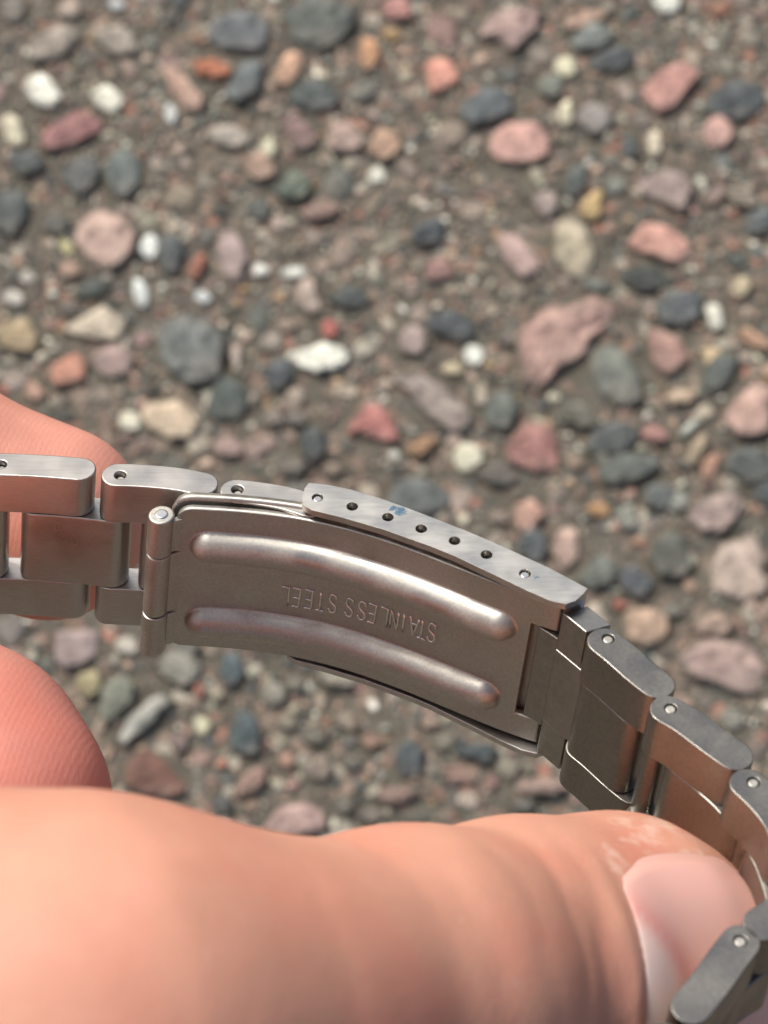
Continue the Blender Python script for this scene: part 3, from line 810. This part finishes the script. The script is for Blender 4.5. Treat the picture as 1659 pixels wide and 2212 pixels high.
da = N.new('ShaderNodeAttribute'); da.attribute_name = 'Dry'
nf = N.new('ShaderNodeTexNoise'); nf.inputs['Scale'].default_value = 750; nf.inputs['Detail'].default_value = 4; L.new(tc.outputs['Object'], nf.inputs['Vector'])
df = N.new('ShaderNodeMath'); df.operation = 'MULTIPLY_ADD'; df.inputs[1].default_value = .32; L.new(da.outputs['Fac'], df.inputs[0]); L.new(nf.outputs[0], df.inputs[2])
dm = N.new('ShaderNodeMapRange'); dm.inputs[1].default_value = .68; dm.inputs[2].default_value = .9; dm.inputs[4].default_value = .45; L.new(df.outputs[0], dm.inputs[0])
mxd = N.new('ShaderNodeMixRGB'); mxd.inputs[2].default_value = lin((244, 216, 196)) + (1,)
L.new(dm.outputs[0], mxd.inputs[0]); L.new(mxs.outputs[0], mxd.inputs[1])
L.new(mxd.outputs[0], b.inputs['Base Color'])
b.inputs['Roughness'].default_value = .58
b.inputs['Subsurface Weight'].default_value = .22
b.inputs['Subsurface Radius'].default_value = (1.0, .35, .2)
b.inputs['Subsurface Scale'].default_value = .0018
b.inputs['Specular IOR Level'].default_value = .35
# papillary ridges: fine bands that run along the fingers
wv = N.new('ShaderNodeTexWave'); wv.inputs['Scale'].default_value = 700; wv.inputs['Distortion'].default_value = 3; wv.inputs['Detail'].default_value = 2
wv.inputs['Detail Scale'].default_value = .4
mp = N.new('ShaderNodeMapping'); mp.inputs['Rotation'].default_value = (0, 0, .25); L.new(tc.outputs['Object'], mp.inputs[0]); L.new(mp.outputs[0], wv.inputs[0])
n3 = N.new('ShaderNodeTexNoise'); n3.inputs['Scale'].default_value = 900; n3.inputs['Detail'].default_value = 5; L.new(tc.outputs['Object'], n3.inputs['Vector'])
ad = N.new('ShaderNodeMath'); ad.operation = 'ADD'; ra = N.new('ShaderNodeAttribute'); ra.attribute_name = 'Ridge'
rm = N.new('ShaderNodeMath'); rm.operation = 'MULTIPLY'; L.new(wv.outputs['Fac'], rm.inputs[0]); L.new(ra.outputs['Fac'], rm.inputs[1])
vo = N.new('ShaderNodeTexVoronoi'); vo.feature = 'DISTANCE_TO_EDGE'; vo.inputs['Scale'].default_value = 1150
nd = N.new('ShaderNodeVectorMath'); nd.operation = 'MULTIPLY_ADD'; nd.inputs[1].default_value = (.0012,) * 3
L.new(n3.outputs['Color'], nd.inputs[0]); L.new(tc.outputs['Object'], nd.inputs[2]); L.new(nd.outputs[0], vo.inputs['Vector'])
vc = N.new('ShaderNodeMapRange'); vc.inputs[2].default_value = .18; vc.inputs[4].default_value = .35; L.new(vo.outputs['Distance'], vc.inputs[0])
rs = N.new('ShaderNodeMath'); rs.operation = 'ADD'; L.new(rm.outputs[0], rs.inputs[0]); L.new(vc.outputs[0], rs.inputs[1])
L.new(rs.outputs[0], ad.inputs[0]); L.new(n3.outputs[0], ad.inputs[1])
bp = N.new('ShaderNodeBump'); bp.inputs['Strength'].default_value = .13; bp.inputs['Distance'].default_value = .0002
L.new(ad.outputs[0], bp.inputs['Height']); L.new(bp.outputs[0], b.inputs['Normal'])

hand_o = Vh.mean(0)
hand = mesh_obj('hand', Vh - hand_o, Q, m_skin)
hand.location = hand_o * MM
hand['label'] = 'bare hand with thumb in front of the steel strap and fingertips behind it'
hand['category'] = 'hand'
tan = np.array(lin((222, 161, 136))); pink = np.array(lin((228, 156, 138))); redp = np.array(lin((222, 136, 126)))
cols = np.tile(tan, (len(Vh), 1))
def blend(center, r_, c, k=1.0):
    global cols
    d_ = np.linalg.norm(Vh - center, axis=1); w_ = (k * np.clip(1 - d_ / r_, 0, 1) ** 1)[:, None]
    w_ = w_ * w_ * (3 - 2 * w_) if k == 1 else w_
    cols = cols * (1 - w_) + c * w_
blend(limbs[0][3][0], 30, pink); blend(limbs[1][4][0], 24, redp); blend(limbs[1][2][0], 20, pink, .6)
blend(D(1330, 1900, 168), 6, np.array(lin((205, 118, 96))), .5)
dry = np.zeros(len(Vh))
for fx, fy, fr in ((1330, 1848, 1.1), (1352, 1822, .9), (1392, 1800, 1.3), (1425, 1806, 1.0), (1448, 1800, 1.4), (1470, 1812, .9), (1380, 1782, 1.5), (1500, 1826, 1.2), (1410, 1786, 1.6)):
    pz = D(fx, fy, 165); rz = pz - CAM; rz /= np.linalg.norm(rz)
    dd = Vh - pz; al = dd @ rz; dl = np.linalg.norm(dd - al[:, None] * rz, axis=1)
    wz = np.clip(1 - dl / (fr * 2.0), 0, 1) * (al < 9); dry = np.maximum(dry, wz)
set_cols(hand.data, cols)
rd_ = np.minimum(np.linalg.norm(Vh - limbs[0][3][0], axis=1), np.linalg.norm(Vh - limbs[1][3][0], axis=1))
da_ = hand.data.attributes.new('Dry', 'FLOAT', 'POINT'); da_.data.foreach_set('value', dry.astype(np.float32))
ra_ = hand.data.attributes.new('Ridge', 'FLOAT', 'POINT'); ra_.data.foreach_set('value', (.35 * np.clip(1.6 - rd_ / 16, 0, 1)).astype(np.float32))

# thumb nail: a thin curved plate laid on the thumb
NL, NWd = 18.0, 9.4
nc0 = D(1128, 2092, 164)
s_start = (nc0 - th_ip) @ ax
Vn, Fn, uvn = [], [], []
ns, ntt = 26, 26
def march(p):
    q_ = p + cdir * 16
    for _ in range(60):
        f = float(sdf(np.array([q_[0]]), np.array([q_[1]]), np.array([q_[2]]))[0])
        q_ = q_ - cdir * f * .8
        if abs(f) < .01: break
    return q_
for i in range(ns + 1):
    a = -1 + 2 * i / ns
    for j in range(ntt + 1):
        c_ = -1 + 2 * j / ntt
        # square to rounded rectangle
        x_ = a * math.sqrt(max(0, 1 - .32 * c_ * c_)); y_ = c_ * math.sqrt(max(0, 1 - .22 * a * a))
        s_ = s_start + NL / 2 + x_ * NL / 2; t_ = y_ * NWd
        p = march(th_ip + ax * s_ + bdir * t_)
        lift = .2 - .55 * max(abs(a), abs(c_)) ** 10
        Vn.append(p + cdir * lift); uvn.append((x_ * NL / 2 + NL / 2, t_))
for i in range(ns):
    for j in range(ntt):
        k = i * (ntt + 1) + j; Fn.append((k, k + 1, k + ntt + 2, k + ntt + 1))
m_nail, t, b = new_mat('nail'); N, L = t.nodes, t.links
at = N.new('ShaderNodeAttribute'); at.attribute_name = 'Col'; L.new(at.outputs['Color'], b.inputs['Base Color'])
b.inputs['Roughness'].default_value = .32; b.inputs['Subsurface Weight'].default_value = .3; b.inputs['Subsurface Scale'].default_value = .001
b.inputs['Subsurface Radius'].default_value = (1, .4, .3)
nail = mesh_obj('thumb_nail', np.array(Vn) - hand_o, Fn, m_nail, hand)
sm = nail.modifiers.new('solid', 'SOLIDIFY'); sm.thickness = .0004; sm.offset = 0
cn = []
pk = np.array(lin((250, 190, 176))); wh = np.array(lin((240, 206, 194))); rd = np.array(lin((226, 140, 132)))
for s_, t_ in uvn:
    lu = (4.3 - .065 * (t_ + 1) ** 2) - s_          # >0 inside the lunula
    k = min(1, max(0, lu / 1.6 + .5)); k2 = math.exp(-((lu + .9) / 1.4) ** 2) * .6
    c = pk * (1 - k2) + rd * k2; cn.append(c * (1 - k) + wh * k)
set_cols(nail.data, np.array(cn))
